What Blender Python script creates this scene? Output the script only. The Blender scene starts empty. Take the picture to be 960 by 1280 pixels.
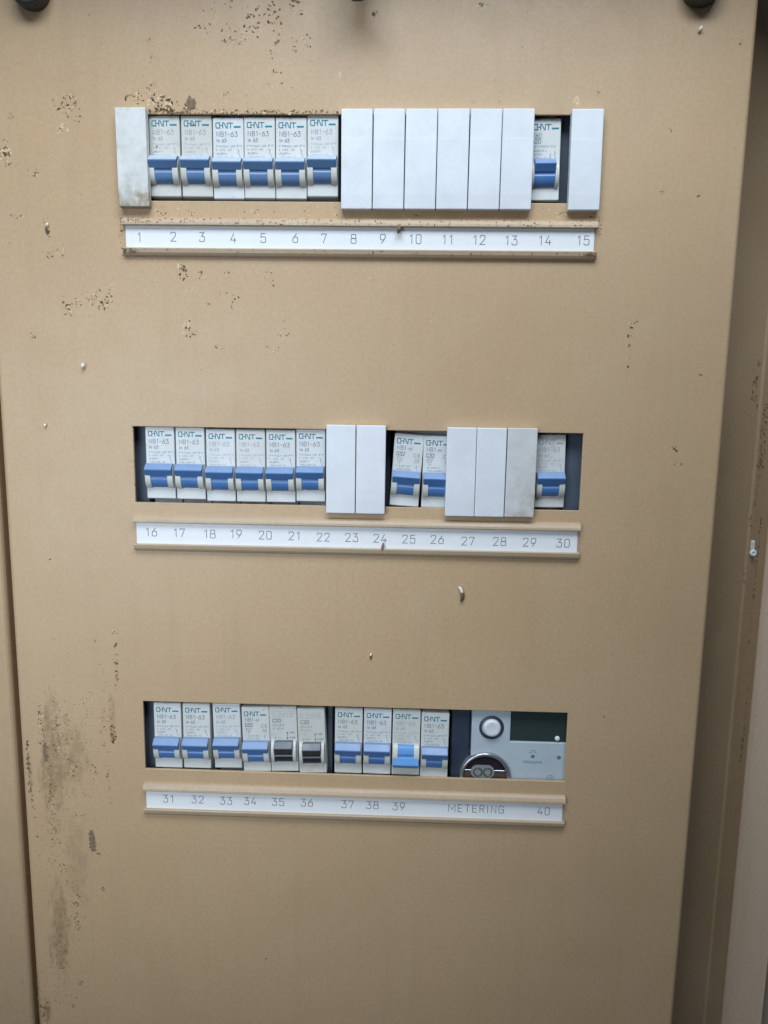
import bpy, bmesh, math, random
from mathutils import Vector, Matrix

S = 0.001            # the scene is laid out in millimetres
Z0 = 1.45            # height of the first row of breakers above the floor of the place
random.seed(7)

# ------------------------------------------------------------------ camera
FPX, W, H = 900.0, 960.0, 1280.0
RX, RY, RZ = 0.148607, 0.0310587, 0.0195711
T = Vector((-14.1972, -222.1809, 405.4173))
def rot(rx, ry, rz):
    return Matrix.Rotation(rz, 3, 'Z') @ Matrix.Rotation(ry, 3, 'Y') @ Matrix.Rotation(rx, 3, 'X')
RC = rot(RX, RY, RZ)
CC = -(RC.transposed() @ T)                       # camera centre: x right, y down, z into the panel (mm)
def c2b(v): return Vector((v[0], v[2], -v[1]))
cam_d = bpy.data.cameras.new('camera')
cam = bpy.data.objects.new('camera', cam_d)
bpy.context.scene.collection.objects.link(cam)
right, down, fwd = [c2b(RC[i]) for i in range(3)]
m = Matrix((right, -down, -fwd)).transposed().to_4x4()
m.translation = c2b(CC) * S + Vector((0, 0, Z0))
cam.matrix_world = m
cam_d.sensor_fit = 'VERTICAL'; cam_d.sensor_height = 36.0
cam_d.lens = FPX / H * 36.0
cam_d.clip_start = 0.02; cam_d.clip_end = 50
bpy.context.scene.camera = cam

# ------------------------------------------------------------------ light
world = bpy.data.worlds.new('World'); bpy.context.scene.world = world
world.use_nodes = True
bg = world.node_tree.nodes['Background']
bg.inputs[0].default_value = (0.74, 0.87, 1.0, 1); bg.inputs[1].default_value = 0.04

def area(name, loc, target, sx, sy, energy, col):
    d = bpy.data.lights.new(name, 'AREA'); d.shape = 'RECTANGLE'; d.size = sx; d.size_y = sy
    d.energy = energy; d.color = col
    o = bpy.data.objects.new(name, d); bpy.context.scene.collection.objects.link(o)
    o.location = loc
    o.rotation_euler = (Vector(target) - Vector(loc)).to_track_quat('-Z', 'Y').to_euler()
    return o
LIGHT = (0.77, 0.885, 1.0)
area('daylight_lamp', (0.01, -0.39, Z0 + 0.42), (-0.03, 0, Z0 - 0.02), 0.62, 0.30, 7.1, LIGHT)
area('side_daylight_lamp', (-0.29, -0.50, Z0 - 0.22), (-0.16, 0, Z0 - 0.34), 0.45, 0.40, 0.76, LIGHT).data.spread = math.radians(88)

vs = bpy.context.scene.view_settings
vs.view_transform = 'Standard'; vs.look = 'None'; vs.exposure = 0.0; vs.gamma = 1.0
vs.use_curve_mapping = False

# ------------------------------------------------------------------ helpers
COL = bpy.context.scene.collection
def unp(u, v, p=0.0):
    """pixel of the photograph -> (X, Z) in mm on the plane p mm in front of the panel"""
    d = RC.transposed() @ Vector(((u - 480) / FPX, (v - 640) / FPX, 1.0))
    t = (-p - CC[2]) / d[2]
    w = CC + d * t
    return w[0], -w[1]
def V(x, z, p): return Vector((x * S, -p * S, z * S))

NW = dict(zip(range(1, 41), 'one two three four five six seven eight nine ten eleven twelve thirteen fourteen fifteen sixteen seventeen eighteen nineteen twenty twenty-one twenty-two twenty-three twenty-four twenty-five twenty-six twenty-seven twenty-eight twenty-nine thirty thirty-one thirty-two thirty-three thirty-four thirty-five thirty-six thirty-seven thirty-eight thirty-nine forty'.split()))
import re
def words(s): return re.sub(r'(?<![A-Za-z\d])(\d+)\b', lambda q: NW[int(q.group(1))], s)
def thing(name, label, cat, x, z, p=0.0, group=None, roll=0.0):
    o = bpy.data.objects.new(name, None); COL.objects.link(o)
    o.empty_display_size = 0.01
    o.location = V(x, z, p) + Vector((0, 0, Z0)); o.rotation_euler = (0, roll, 0)
    o['label'] = words(label); o['category'] = cat
    if group: o['group'] = group
    return o
def mesh_of(bm, name, mats, smooth=False):
    bmesh.ops.recalc_face_normals(bm, faces=bm.faces)
    me = bpy.data.meshes.new(name); bm.to_mesh(me); bm.free()
    for mt in (mats if isinstance(mats, (list, tuple)) else [mats]): me.materials.append(mt)
    if smooth:
        for f in me.polygons: f.use_smooth = True
    return me
def put(name, me, parent=None):
    o = bpy.data.objects.new(name, me); COL.objects.link(o)
    if parent is not None: o.parent = parent
    return o
def box(bm, x0, x1, z0, z1, p0, p1, bev=0.0, seg=2):
    t = bmesh.new()
    vs_ = [t.verts.new(V(x, z, p)) for x in (x0, x1) for z in (z0, z1) for p in (p0, p1)]
    for q in ((0,1,3,2),(4,6,7,5),(0,4,5,1),(2,3,7,6),(0,2,6,4),(1,5,7,3)): t.faces.new([vs_[i] for i in q])
    if bev: bmesh.ops.bevel(t, geom=t.edges[:], offset=bev * S, segments=seg, profile=0.5, affect='EDGES', clamp_overlap=True)
    join(bm, t)
def join(bm, t):
    bmesh.ops.recalc_face_normals(t, faces=t.faces)
    mp = {}
    for v in t.verts: mp[v] = bm.verts.new(v.co)
    for f in t.faces:
        try:
            nf = bm.faces.new([mp[v] for v in f.verts]); nf.material_index = f.material_index; nf.smooth = f.smooth
        except ValueError: pass
    t.free()
def prism(bm, prof, x0, x1, bev=0.0, seg=2, ang=25):
    """profile of (p, z) points drawn along X"""
    t = bmesh.new()
    a = [t.verts.new(V(x0, z, p)) for p, z in prof]; b = [t.verts.new(V(x1, z, p)) for p, z in prof]
    n = len(prof)
    t.faces.new(a); t.faces.new(b[::-1])
    for i in range(n): t.faces.new((a[i], b[i], b[(i+1) % n], a[(i+1) % n]))
    bmesh.ops.recalc_face_normals(t, faces=t.faces)
    if bev:
        es = [e for e in t.edges if len(e.link_faces) == 2 and e.calc_face_angle(0) > math.radians(ang)]
        bmesh.ops.bevel(t, geom=es, offset=bev * S, segments=seg, profile=0.5, affect='EDGES', clamp_overlap=True)
    join(bm, t)
def vprism(bm, prof, z0, z1, bev=0.0, seg=2, ang=25):
    """profile of (x, p) points drawn along Z"""
    t = bmesh.new()
    a = [t.verts.new(V(x, z0, p)) for x, p in prof]; b = [t.verts.new(V(x, z1, p)) for x, p in prof]
    n = len(prof)
    t.faces.new(a); t.faces.new(b[::-1])
    for i in range(n): t.faces.new((a[i], b[i], b[(i+1) % n], a[(i+1) % n]))
    bmesh.ops.recalc_face_normals(t, faces=t.faces)
    if bev:
        es = [e for e in t.edges if len(e.link_faces) == 2 and e.calc_face_angle(0) > math.radians(ang)]
        bmesh.ops.bevel(t, geom=es, offset=bev * S, segments=seg, profile=0.5, affect='EDGES', clamp_overlap=True)
    join(bm, t)
def lathe(bm, prof, cx, cz, n=40, smooth=True, cap=True):
    """profile of (radius, p) turned about the Y axis through (cx, cz)"""
    t = bmesh.new(); rings = []
    for r, p in prof:
        if r < 1e-6: rings.append([t.verts.new(V(cx, cz, p))])
        else: rings.append([t.verts.new(V(cx + r*math.cos(2*math.pi*k/n), cz + r*math.sin(2*math.pi*k/n), p)) for k in range(n)])
    for A, B in zip(rings, rings[1:]):
        for k in range(n):
            j = (k+1) % n
            if len(A) == 1: t.faces.new((A[0], B[k], B[j]))
            elif len(B) == 1: t.faces.new((A[k], A[j], B[0]))
            else: t.faces.new((A[k], A[j], B[j], B[k]))
    for f in t.faces: f.smooth = smooth
    join(bm, t)

# ------------------------------------------------------------------ stroke lettering
G = {}
def g(ch, adv, *strokes): G[ch] = (adv, strokes)
# units: cap height 6; each stroke a list of points, corners are rounded unless a point is doubled
g('0', 4, [(2,6),(.3,6),(.3,3),(.3,0),(2,0),(3.7,0),(3.7,3),(3.7,6),(2,6)])
g('1', 3, [(.7,4.7),(.7,4.7),(2,6),(2,6),(2,0)])
g('2', 4, [(.3,4.6),(.4,6),(2,6),(3.7,6),(3.7,4.4),(3.3,3.3),(.3,0),(.3,0),(3.8,0)])
g('3', 4, [(.3,6),(.3,6),(3.4,6),(3.4,6),(1.7,3.6),(1.7,3.6),(3.7,3.6),(3.7,1.8),(3.7,0),(2,0),(.4,0),(.2,1.2)])
g('4', 4, [(2.4,6),(.2,1.6),(.2,1.6),(3.9,1.6)], [(3,3.2),(3,0)])
g('5', 4, [(3.5,6),(3.5,6),(.6,6),(.6,6),(.4,3.3),(.4,3.3),(1,3.8),(2,3.8),(3.7,3.8),(3.7,1.9),(3.7,0),(2,0),(.5,0),(.2,1.1)])
g('6', 4, [(2.9,6),(.9,3.4),(.3,2.2),(.3,0),(2,0),(3.7,0),(3.7,1.9),(3.7,3.7),(2,3.7),(1,3.7),(.5,2.6)])
g('7', 4, [(.3,5.2),(.3,5.2),(.3,6),(.3,6),(3.7,6),(3.7,6),(1.5,0)])
g('8', 4, [(2,6),(.5,6),(.5,4.6),(.5,3.2),(2,3.2),(3.5,3.2),(3.5,4.6),(3.5,6),(2,6)], [(2,3.2),(.2,3.2),(.2,1.6),(.2,0),(2,0),(3.8,0),(3.8,1.6),(3.8,3.2),(2,3.2)])
g('9', 4, [(1.1,0),(3.1,2.6),(3.7,3.8),(3.7,6),(2,6),(.3,6),(.3,4.1),(.3,2.3),(2,2.3),(3,2.3),(3.5,3.4)])
g('M', 5.8, [(.3,0),(.3,6),(.3,6),(2.9,1.6),(2.9,1.6),(5.5,6),(5.5,6),(5.5,0)])
g('E', 4, [(3.6,6),(.4,6),(.4,6),(.4,0),(.4,0),(3.6,0)], [(.4,3.1),(3.2,3.1)])
g('T', 4, [(0,6),(4,6)], [(2,6),(2,0)])
g('R', 4, [(.4,0),(.4,6),(.4,6),(2.2,6),(3.7,6),(3.7,4.5),(3.7,3),(2.2,3),(.4,3)], [(2.2,3),(3.7,0)])
g('I', 1.6, [(.8,0),(.8,6)])
g('N', 4.4, [(.4,0),(.4,6),(.4,6),(4,0),(4,0),(4,6)])
g('G', 4.2, [(3.8,4.8),(3.4,6),(2.1,6),(.3,6),(.3,3),(.3,0),(2.1,0),(3.9,0),(3.9,1.6),(3.9,2.9),(3.9,2.9),(2.2,2.9)])
g('C', 4, [(3.8,4.8),(3.4,6),(2.1,6),(.3,6),(.3,3),(.3,0),(2.1,0),(3.4,0),(3.8,1.2)])
g('H', 4.2, [(.4,0),(.4,6)], [(3.8,0),(3.8,6)], [(.4,3.1),(3.8,3.1)])
g('B', 4, [(.4,0),(.4,6),(.4,6),(2,6),(3.5,6),(3.5,4.6),(3.5,3.2),(2,3.2),(.4,3.2)], [(2,3.2),(3.8,3.2),(3.8,1.6),(3.8,0),(2,0),(.4,0)])
g('D', 4, [(.4,0),(.4,6),(.4,6),(1.8,6),(3.8,6),(3.8,3),(3.8,0),(1.8,0),(.4,0)])
g('F', 4, [(3.6,6),(.4,6),(.4,6),(.4,0)], [(.4,3.1),(3.2,3.1)])
g('O', 4.2, [(2.1,6),(.3,6),(.3,3),(.3,0),(2.1,0),(3.9,0),(3.9,3),(3.9,6),(2.1,6)])
g('W', 5.4, [(.2,6),(1.4,0),(1.4,0),(2.7,4.4),(2.7,4.4),(4,0),(4,0),(5.2,6)])
g('n', 3.6, [(.4,4),(.4,0)], [(.4,2.8),(.8,4),(2,4),(3.2,4),(3.2,2.6),(3.2,0)])
g('i', 1.4, [(.7,4),(.7,0)], [(.7,5.3),(.7,5.9)])
g('m', 5.2, [(.4,4),(.4,0)], [(.4,3),(.8,4),(1.7,4),(2.6,4),(2.6,2.8),(2.6,0)], [(2.6,3),(3,4),(3.9,4),(4.8,4),(4.8,2.8),(4.8,0)])
g('p', 3.6, [(.4,4),(.4,-1.8)], [(.4,2),(.4,4),(1.8,4),(3.3,4),(3.3,2),(3.3,0),(1.8,0),(.4,0),(.4,2)])
g('k', 3.4, [(.4,6),(.4,0)], [(3,4),(.4,1.8)], [(1.4,2.6),(3.1,0)])
g('h', 3.6, [(.4,6),(.4,0)], [(.4,2.8),(.8,4),(2,4),(3.2,4),(3.2,2.6),(3.2,0)])
g('/', 3, [(.2,-.6),(2.8,6.4)])
g('-', 3, [(.4,2.9),(2.6,2.9)])
g(' ', 2.6)
def chaikin(pts):
    out = [pts[0]]
    sharp = set()
    q = []
    for i, pnt in enumerate(pts):
        if q and q[-1][0] == pnt: q[-1] = (pnt, True)
        else: q.append((pnt, False))
    q[0] = (q[0][0], True); q[-1] = (q[-1][0], True)
    for _ in range(3):
        r = []
        for i, (a, sh) in enumerate(q):
            if sh: r.append((a, True))
            else:
                pa, na = q[i-1][0], q[i+1][0]
                r.append(((a[0]*.75+pa[0]*.25, a[1]*.75+pa[1]*.25), False))
                r.append(((a[0]*.75+na[0]*.25, a[1]*.75+na[1]*.25), False))
        q = r
    return [a for a, _ in q]
SM = {}
def ribbon(bm, pts, w, p, mi=0):
    n = len(pts); L = []; Rr = []
    closed = math.dist(pts[0], pts[-1]) < 1e-6 and n > 3
    for i in range(n):
        a = pts[i-1] if i > 0 else (pts[-2] if closed else pts[0])
        b = pts[i+1] if i < n-1 else (pts[1] if closed else pts[-1])
        d1 = Vector((pts[i][0]-a[0], pts[i][1]-a[1])); d2 = Vector((b[0]-pts[i][0], b[1]-pts[i][1]))
        if d1.length < 1e-9: d1 = d2
        if d2.length < 1e-9: d2 = d1
        d1.normalize(); d2.normalize()
        n1 = Vector((-d1.y, d1.x)); n2 = Vector((-d2.y, d2.x))
        mm = (n1 + n2)
        if mm.length < 1e-6: mm = n1
        mm.normalize(); k = (w/2) / max(0.45, mm.dot(n1))
        c = Vector(pts[i])
        if not closed and i == 0: c -= d2 * w * .35
        if not closed and i == n-1: c += d1 * w * .35
        L.append(c + mm*k); Rr.append(c - mm*k)
    lv = [bm.verts.new(V(q.x, q.y, p)) for q in L]; rv = [bm.verts.new(V(q.x, q.y, p)) for q in Rr]
    for i in range(n-1):
        try: bm.faces.new((lv[i], lv[i+1], rv[i+1], rv[i])).material_index = mi
        except ValueError: pass
def text_w(s, h, track=1.2): return sum(G[c][0] + track for c in s) * h/6 - track*h/6
def text(bm, s, x, z, h, w, p=0.06, track=1.2, sx=1.0, mi=0, rotd=0.0):
    """left edge x, baseline z, cap height h, stroke w (mm)"""
    k = h/6; cx = 0.0
    ca, sa = math.cos(math.radians(rotd)), math.sin(math.radians(rotd))
    for ch in s:
        adv, strokes = G[ch]
        for st in strokes:
            if (ch, id(st)) not in SM: SM[(ch, id(st))] = chaikin(st)
            pts = []
            for a, b in SM[(ch, id(st))]:
                X, Zz = (cx + a)*k*sx, b*k
                pts.append((x + X*ca - Zz*sa, z + X*sa + Zz*ca))
            ribbon(bm, pts, w, p, mi)
        cx += adv + track
def scribble(bm, x0, x1, z, h, rnd, p=0.06, mi=0, gaps=True):
    """print too small to read in the photograph: a run of tiny strokes"""
    x = x0
    while x < x1 - .3:
        cw = rnd.uniform(.45, .75)
        k = rnd.random()
        if gaps and k < .12: x += cw; continue
        if k < .45: pts = [(x, z), (x, z+h), (x+cw*.7, z+h)]
        elif k < .7: pts = [(x, z+h), (x+cw*.7, z+h*.5), (x, z)]
        elif k < .85: pts = [(x, z), (x+cw*.7, z), (x+cw*.7, z+h)]
        else: pts = [(x, z+h*.5), (x+cw*.7, z+h*.5)]
        ribbon(bm, pts, .2, p, mi)
        x += cw + .22

# ------------------------------------------------------------------ materials
def nodemat(name):
    mt = bpy.data.materials.new(name); mt.use_nodes = True
    nt = mt.node_tree; b = nt.nodes['Principled BSDF']
    return mt, nt, b
def nd(nt, t, **kw):
    n = nt.nodes.new(t)
    for k, v in kw.items(): setattr(n, k, v)
    return n
def noise(nt, scale, detail=4, rough=.55, vec=None):
    n = nd(nt, 'ShaderNodeTexNoise'); n.inputs['Scale'].default_value = scale
    n.inputs['Detail'].default_value = detail; n.inputs['Roughness'].default_value = rough
    if vec is not None: nt.links.new(vec, n.inputs['Vector'])
    return n.outputs['Fac']
def mrange(nt, val, a, b, c=0.0, d=1.0, smooth=False):
    n = nd(nt, 'ShaderNodeMapRange'); n.clamp = True
    if smooth: n.interpolation_type = 'SMOOTHSTEP'
    nt.links.new(val, n.inputs['Value'])
    for i, v in zip(('From Min','From Max','To Min','To Max'), (a, b, c, d)): n.inputs[i].default_value = v
    return n.outputs['Result']
def mth(nt, op, a, b):
    n = nd(nt, 'ShaderNodeMath', operation=op)
    for i, v in enumerate((a, b)):
        if isinstance(v, (int, float)): n.inputs[i].default_value = v
        else: nt.links.new(v, n.inputs[i])
    return n.outputs[0]
def mixc(nt, fac, a, b):
    n = nd(nt, 'ShaderNodeMix', data_type='RGBA')
    if isinstance(fac, (int, float)): n.inputs[0].default_value = fac
    else: nt.links.new(fac, n.inputs[0])
    for i, v in ((6, a), (7, b)):
        if isinstance(v, (tuple, list)): n.inputs[i].default_value = (*v[:3], 1)
        else: nt.links.new(v, n.inputs[i])
    return n.outputs[2]
def bump(nt, b, h, strength, dist):
    n = nd(nt, 'ShaderNodeBump'); n.inputs['Strength'].default_value = strength; n.inputs['Distance'].default_value = dist
    nt.links.new(h, n.inputs['Height']); nt.links.new(n.outputs[0], b.inputs['Normal'])
def objco(nt): return nd(nt, 'ShaderNodeTexCoord').outputs['Object']

BEIGE = (0.510, 0.343, 0.195)
PANEL_ROOT_Z = -640.0
def beige(name, patches=(), base=BEIGE, wear=1.0):
    mt, nt, b = nodemat(name)
    co = objco(nt)
    big = noise(nt, 9, 5, .6, co)
    fine = noise(nt, 420, 3, .6, co)
    col = mixc(nt, mrange(nt, big, .35, .7), [c*.955 for c in base], [min(1, c*1.035) for c in base])
    col = mixc(nt, mrange(nt, fine, .4, .62, 0, .55), col, [c*.86 for c in base])
    mpS = nd(nt, 'ShaderNodeMapping'); nt.links.new(co, mpS.inputs[0]); mpS.inputs['Scale'].default_value = (1, 1, .07)
    strk = noise(nt, 75, 5, .65, mpS.outputs[0])
    col = mixc(nt, mrange(nt, strk, .52, .72, 0, .30*wear), col, (.40, .275, .165))
    col = mixc(nt, mrange(nt, noise(nt, 4.5, 3, .5, co), .45, .65, 0, .35), col, (.50, .355, .225))
    # dust film
    dust = mrange(nt, noise(nt, 35, 6, .7, co), .5, .78, 0, .22*wear)
    col = mixc(nt, dust, col, (.48, .375, .26))
    spk = noise(nt, 260, 2, .5, co)
    big2 = noise(nt, 22, 4, .6, co)
    s = mth(nt, 'MULTIPLY', mrange(nt, spk, .70, .74), mrange(nt, big2, .55, .7))
    col = mixc(nt, mth(nt, 'MULTIPLY', s, .6*wear), col, (.12, .075, .04))
    rough = .43
    acc = None
    if patches:
        mp = nd(nt, 'ShaderNodeMapping'); nt.links.new(co, mp.inputs[0]); mp.inputs['Scale'].default_value = (1, 1, .38)
        blot = noise(nt, 260, 6, .8, mp.outputs[0]); blot2 = noise(nt, 70, 5, .75, mp.outputs[0])
        for (cx, cz, rx, rz, st, th) in patches:
            sub = nd(nt, 'ShaderNodeVectorMath', operation='SUBTRACT'); nt.links.new(co, sub.inputs[0])
            sub.inputs[1].default_value = (cx*S, 0, (cz - PANEL_ROOT_Z)*S)
            mul = nd(nt, 'ShaderNodeVectorMath', operation='MULTIPLY'); nt.links.new(sub.outputs[0], mul.inputs[0])
            mul.inputs[1].default_value = (1/(rx*S), 0, 1/(rz*S))
            ln = nd(nt, 'ShaderNodeVectorMath', operation='LENGTH'); nt.links.new(mul.outputs[0], ln.inputs[0])
            e = mrange(nt, ln.outputs['Value'], 1.0, .15, 0, 1, True)
            nmix = mth(nt, 'ADD', mth(nt, 'MULTIPLY', blot, .55), mth(nt, 'MULTIPLY', blot2, .45))
            v = mth(nt, 'ADD', mth(nt, 'MULTIPLY', e, .16), nmix)
            v = mth(nt, 'MULTIPLY', mrange(nt, v, th - .03, th + .08), st)
            v = mth(nt, 'MULTIPLY', v, mrange(nt, e, 0.0, .25))
            acc = v if acc is None else mth(nt, 'MAXIMUM', acc, v)
        stain = mixc(nt, mrange(nt, blot, .42, .62), (.31, .195, .092), (.175, .104, .048))
        col = mixc(nt, acc, col, stain)
    nt.links.new(col, b.inputs['Base Color'])
    r = mrange(nt, noise(nt, 60, 4, .6, co), .3, .7, rough - .05, rough + .10)
    if acc is not None: r = mth(nt, 'ADD', r, mth(nt, 'MULTIPLY', acc, .3))
    nt.links.new(r, b.inputs['Roughness'])
    b.inputs['Specular IOR Level'].default_value = .5
    pe = noise(nt, 640, 2, .5, co)
    wav = noise(nt, 14, 2, .4, co)
    hgt = mth(nt, 'ADD', mth(nt, 'MULTIPLY', pe, .00010), mth(nt, 'MULTIPLY', wav, .0016))
    bump(nt, b, hgt, .55, 1.0)
    return mt
def plastic(name, col, rough=.4, spec=.5, dirt=0.0, dirtcol=(.30,.25,.18), tone=.05, low=0.0, dust=0.0, vary=0.0):
    """moulded plastic: slight tone drift, grime, grime gathered at the lower end (low), dust and painted sky gloss on upward faces (dust), ageing that differs from piece to piece (vary)"""
    mt, nt, b = nodemat(name)
    co0 = objco(nt)
    oi = nd(nt, 'ShaderNodeObjectInfo')
    ofs = nd(nt, 'ShaderNodeVectorMath', operation='ADD'); nt.links.new(co0, ofs.inputs[0])
    cmb = nd(nt, 'ShaderNodeCombineXYZ'); nt.links.new(mth(nt, 'MULTIPLY', oi.outputs['Random'], 7.0), cmb.inputs[0])
    nt.links.new(cmb.outputs[0], ofs.inputs[1]); co = ofs.outputs[0]
    n1 = noise(nt, 60, 4, .6, co)
    c = mixc(nt, mrange(nt, n1, .35, .65), [x*(1-tone) for x in col], [min(1, x*(1+tone*.5)) for x in col])
    if vary:
        c = mixc(nt, mth(nt, 'MULTIPLY', oi.outputs['Random'], vary), c, (col[0]*.93, col[1]*.89, col[2]*.78))
    if dirt:
        n2 = noise(nt, 130, 6, .72, co); n3 = noise(nt, 40, 3, .6, co)
        if low:
            sp = nd(nt, 'ShaderNodeSeparateXYZ'); nt.links.new(co0, sp.inputs[0])
            g_ = mrange(nt, sp.outputs['Z'], .015, .0, 0, low)
            n2 = mth(nt, 'ADD', n2, g_); n3 = mth(nt, 'ADD', n3, g_)
        d = mth(nt, 'MULTIPLY', mrange(nt, n2, .5, .75), mrange(nt, n3, .42, .7))
        c = mixc(nt, mth(nt, 'MULTIPLY', d, dirt), c, dirtcol)
    if dust:
        ge = nd(nt, 'ShaderNodeNewGeometry'); sp2 = nd(nt, 'ShaderNodeSeparateXYZ'); nt.links.new(ge.outputs['Normal'], sp2.inputs[0])
        f_ = mth(nt, 'MULTIPLY', mrange(nt, sp2.outputs['Z'], .25, .7), mrange(nt, noise(nt, 220, 4, .6, co), .2, .6, dust*.75, dust))
        c = mixc(nt, f_, c, (.48, .53, .57))  # upward faces paled: dust, with the sky's gloss put into the colour
    nt.links.new(c, b.inputs['Base Color'])
    nt.links.new(mrange(nt, noise(nt, 90, 4, .6, co), .3, .7, max(.05, rough-.07), rough+.1), b.inputs['Roughness'])
    b.inputs['Specular IOR Level'].default_value = spec
    bump(nt, b, noise(nt, 900, 2, .5, co), .12, .0002)
    return mt

M = {}
M['white'] = plastic('white_plastic', (.695, .705, .73), .38, .5, .2)
M['white_dirty'] = plastic('dusty_white_plastic', (.65, .645, .62), .55, .35, 1.0, (.32,.26,.18), .12, .22)
M['white_grey'] = plastic('aged_white_plastic', (.60, .595, .585), .5, .4, 1.0, (.36,.27,.18), .10, .12)
M['breaker'] = plastic('breaker_plastic', (.62, .63, .63), .42, .45, .40, (.34,.29,.22), .06, vary=.6)
M['breaker_dirty'] = plastic('dusty_breaker_plastic', (.58, .58, .56), .5, .4, .95, (.28,.24,.18), .08, vary=.6)
M['cheek'] = plastic('ivory_breaker_plastic', (.58, .575, .53), .36, .5, .2)
M['blue'] = plastic('blue_toggle_plastic', (.07, .18, .42), .40, .5, .25, (.25,.27,.3), dust=.32)
M['blue_dusty'] = plastic('dusty_blue_toggle_plastic', (.092, .188, .37), .45, .45, .3, (.3,.32,.34), dust=.85)
M['blue_light'] = plastic('light_blue_toggle_plastic', (.10, .27, .57), .36, .5, .2, (.25,.27,.3))
M['black'] = plastic('black_toggle_plastic', (.022, .026, .036), .33, .5, .3, (.12,.12,.12), dust=.22)
M['teal'] = plastic('teal_ink', (.035, .20, .27), .5, .2)
M['ink'] = plastic('dark_grey_ink', (.15, .17, .21), .5, .2)
M['ink_faint'] = plastic('worn_grey_ink', (.32, .34, .37), .5, .2)
M['number_ink'] = plastic('label_ink', (.17, .18, .20), .5, .2)
M['paper'] = plastic('label_strip_white', (.76, .765, .77), .42, .4, .12, (.5,.5,.5), .02)
M['rubber'] = plastic('black_rubber', (.045, .054, .058), .45, .5, .6, (.10,.10,.09), .15)
M['steel'] = plastic('dull_steel', (.42, .43, .44), .4, .5, .4, (.2,.17,.13)); 
M['steel'].node_tree.nodes['Principled BSDF'].inputs['Metallic'].default_value = .9
M['dark'] = plastic('dark_interior', (.12, .15, .20), .6, .3, .3, (.08,.07,.06))
M['rail'] = plastic('zinc_rail', (.16, .19, .24), .5, .5, .4, (.1,.08,.06))
M['meter_grey'] = plastic('grey_meter_plastic', (.45, .51, .55), .40, .45, .25, (.25,.25,.25), .03)
M['meter_dark'] = plastic('navy_meter_housing', (.035, .045, .070), .28, .5, .3, (.08,.08,.08))
M['lcd'] = plastic('display_glass', (.032, .047, .043), .12, .5, .15, (.05,.06,.05))
M['chrome'] = plastic('clear_grey_ring', (.42, .43, .46), .2, .6, .1); M['chrome'].node_tree.nodes['Principled BSDF'].inputs['Metallic'].default_value = .75
M['port_dark'] = plastic('smoked_port_plastic', (.022, .016, .024), .16, .55, .1)
M['port_reflection'] = plastic('panel_reflection_brown', (.080, .055, .042), .16, .55, .1)
M['port_plate'] = plastic('grey_port_plate', (.24, .25, .235), .3, .4, .1)
M['lens'] = plastic('green_grey_lens', (.055, .075, .070), .12, .6, .1)
def rustmat(name, a, bb, rough=.85):
    mt, nt, b = nodemat(name); co = objco(nt)
    c = mixc(nt, mrange(nt, noise(nt, 700, 4, .7, co), .35, .65), a, bb)
    nt.links.new(c, b.inputs['Base Color']); b.inputs['Roughness'].default_value = rough
    b.inputs['Specular IOR Level'].default_value = .2
    bump(nt, b, noise(nt, 2500, 3, .6, co), .5, .0003)
    return mt
M['rust'] = rustmat('rust_brown', (.16, .095, .048), (.29, .19, .10))
M['rust_dark'] = rustmat('dark_rust', (.075, .048, .028), (.16, .10, .055))
M['flake'] = rustmat('pale_paint_flake', (.60, .44, .26), (.70, .57, .40))
M['tar'] = rustmat('grey_mud', (.17, .115, .072), (.25, .175, .115), .75)
M['orange'] = rustmat('orange_rust', (.20, .10, .032), (.32, .17, .06))
M['cream'] = rustmat('cream_cocoon', (.80, .72, .56), (.85, .80, .70), .5)
M['cocoon'] = rustmat('brown_cocoon', (.10, .07, .045), (.17, .12, .08), .6)

# ------------------------------------------------------------------ dimensions (mm)
PX = 217.0                                       # half width of the cover panel
PZ0, PZ1 = -640.0, 110.0
ROWS = [(1.6, -45.2), (-174.9, -221.2), (-349.9, -396.2)]
CX = 135.2
HOLD = [(-54.9, -76.3), (-228.8, -251.2), (-405.5, -427.2)]

# ------------------------------------------------------------------ cabinet around and behind the panel
cab = thing('electrical_cabinet', 'beige steel cabinet body whose side frames flank the cover panel', 'cabinet', 0, PZ0 - 30, 0)
CZ = PZ0 - 30
def cpart(name, fn, mat, smooth=False):
    bm = bmesh.new(); fn(bm)
    bmesh.ops.translate(bm, verts=bm.verts, vec=(0, 0, -CZ*S))
    return put(name, mesh_of(bm, name, mat, smooth), cab)
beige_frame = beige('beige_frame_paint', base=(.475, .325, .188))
cpart('back_plate', lambda b: box(b, -300, 318, PZ0-30, PZ1+40, -112, -110), M['dark'])
# left: a flat face just behind the panel, rolled back into a slot beside the panel edge, and a shallow pressed ridge
LF = [(-206,-36),(-226.5,-36),(-226.5,-14)] + [(-226.5-3.5*(1-math.cos(math.radians(a))), -14+3.5*math.sin(math.radians(a))) for a in (20,45,70,90)]
LF += [(-250,-10.5),(-251.2,-9.6),(-253.6,-9.6),(-254.8,-10.5),(-330,-10.5),(-330,-114),(-326,-114),(-326,-40),(-206,-40)]
cpart('side_frame', lambda b: vprism(b, LF[::-1], PZ0-30, PZ1+40, .3), beige_frame)
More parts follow.
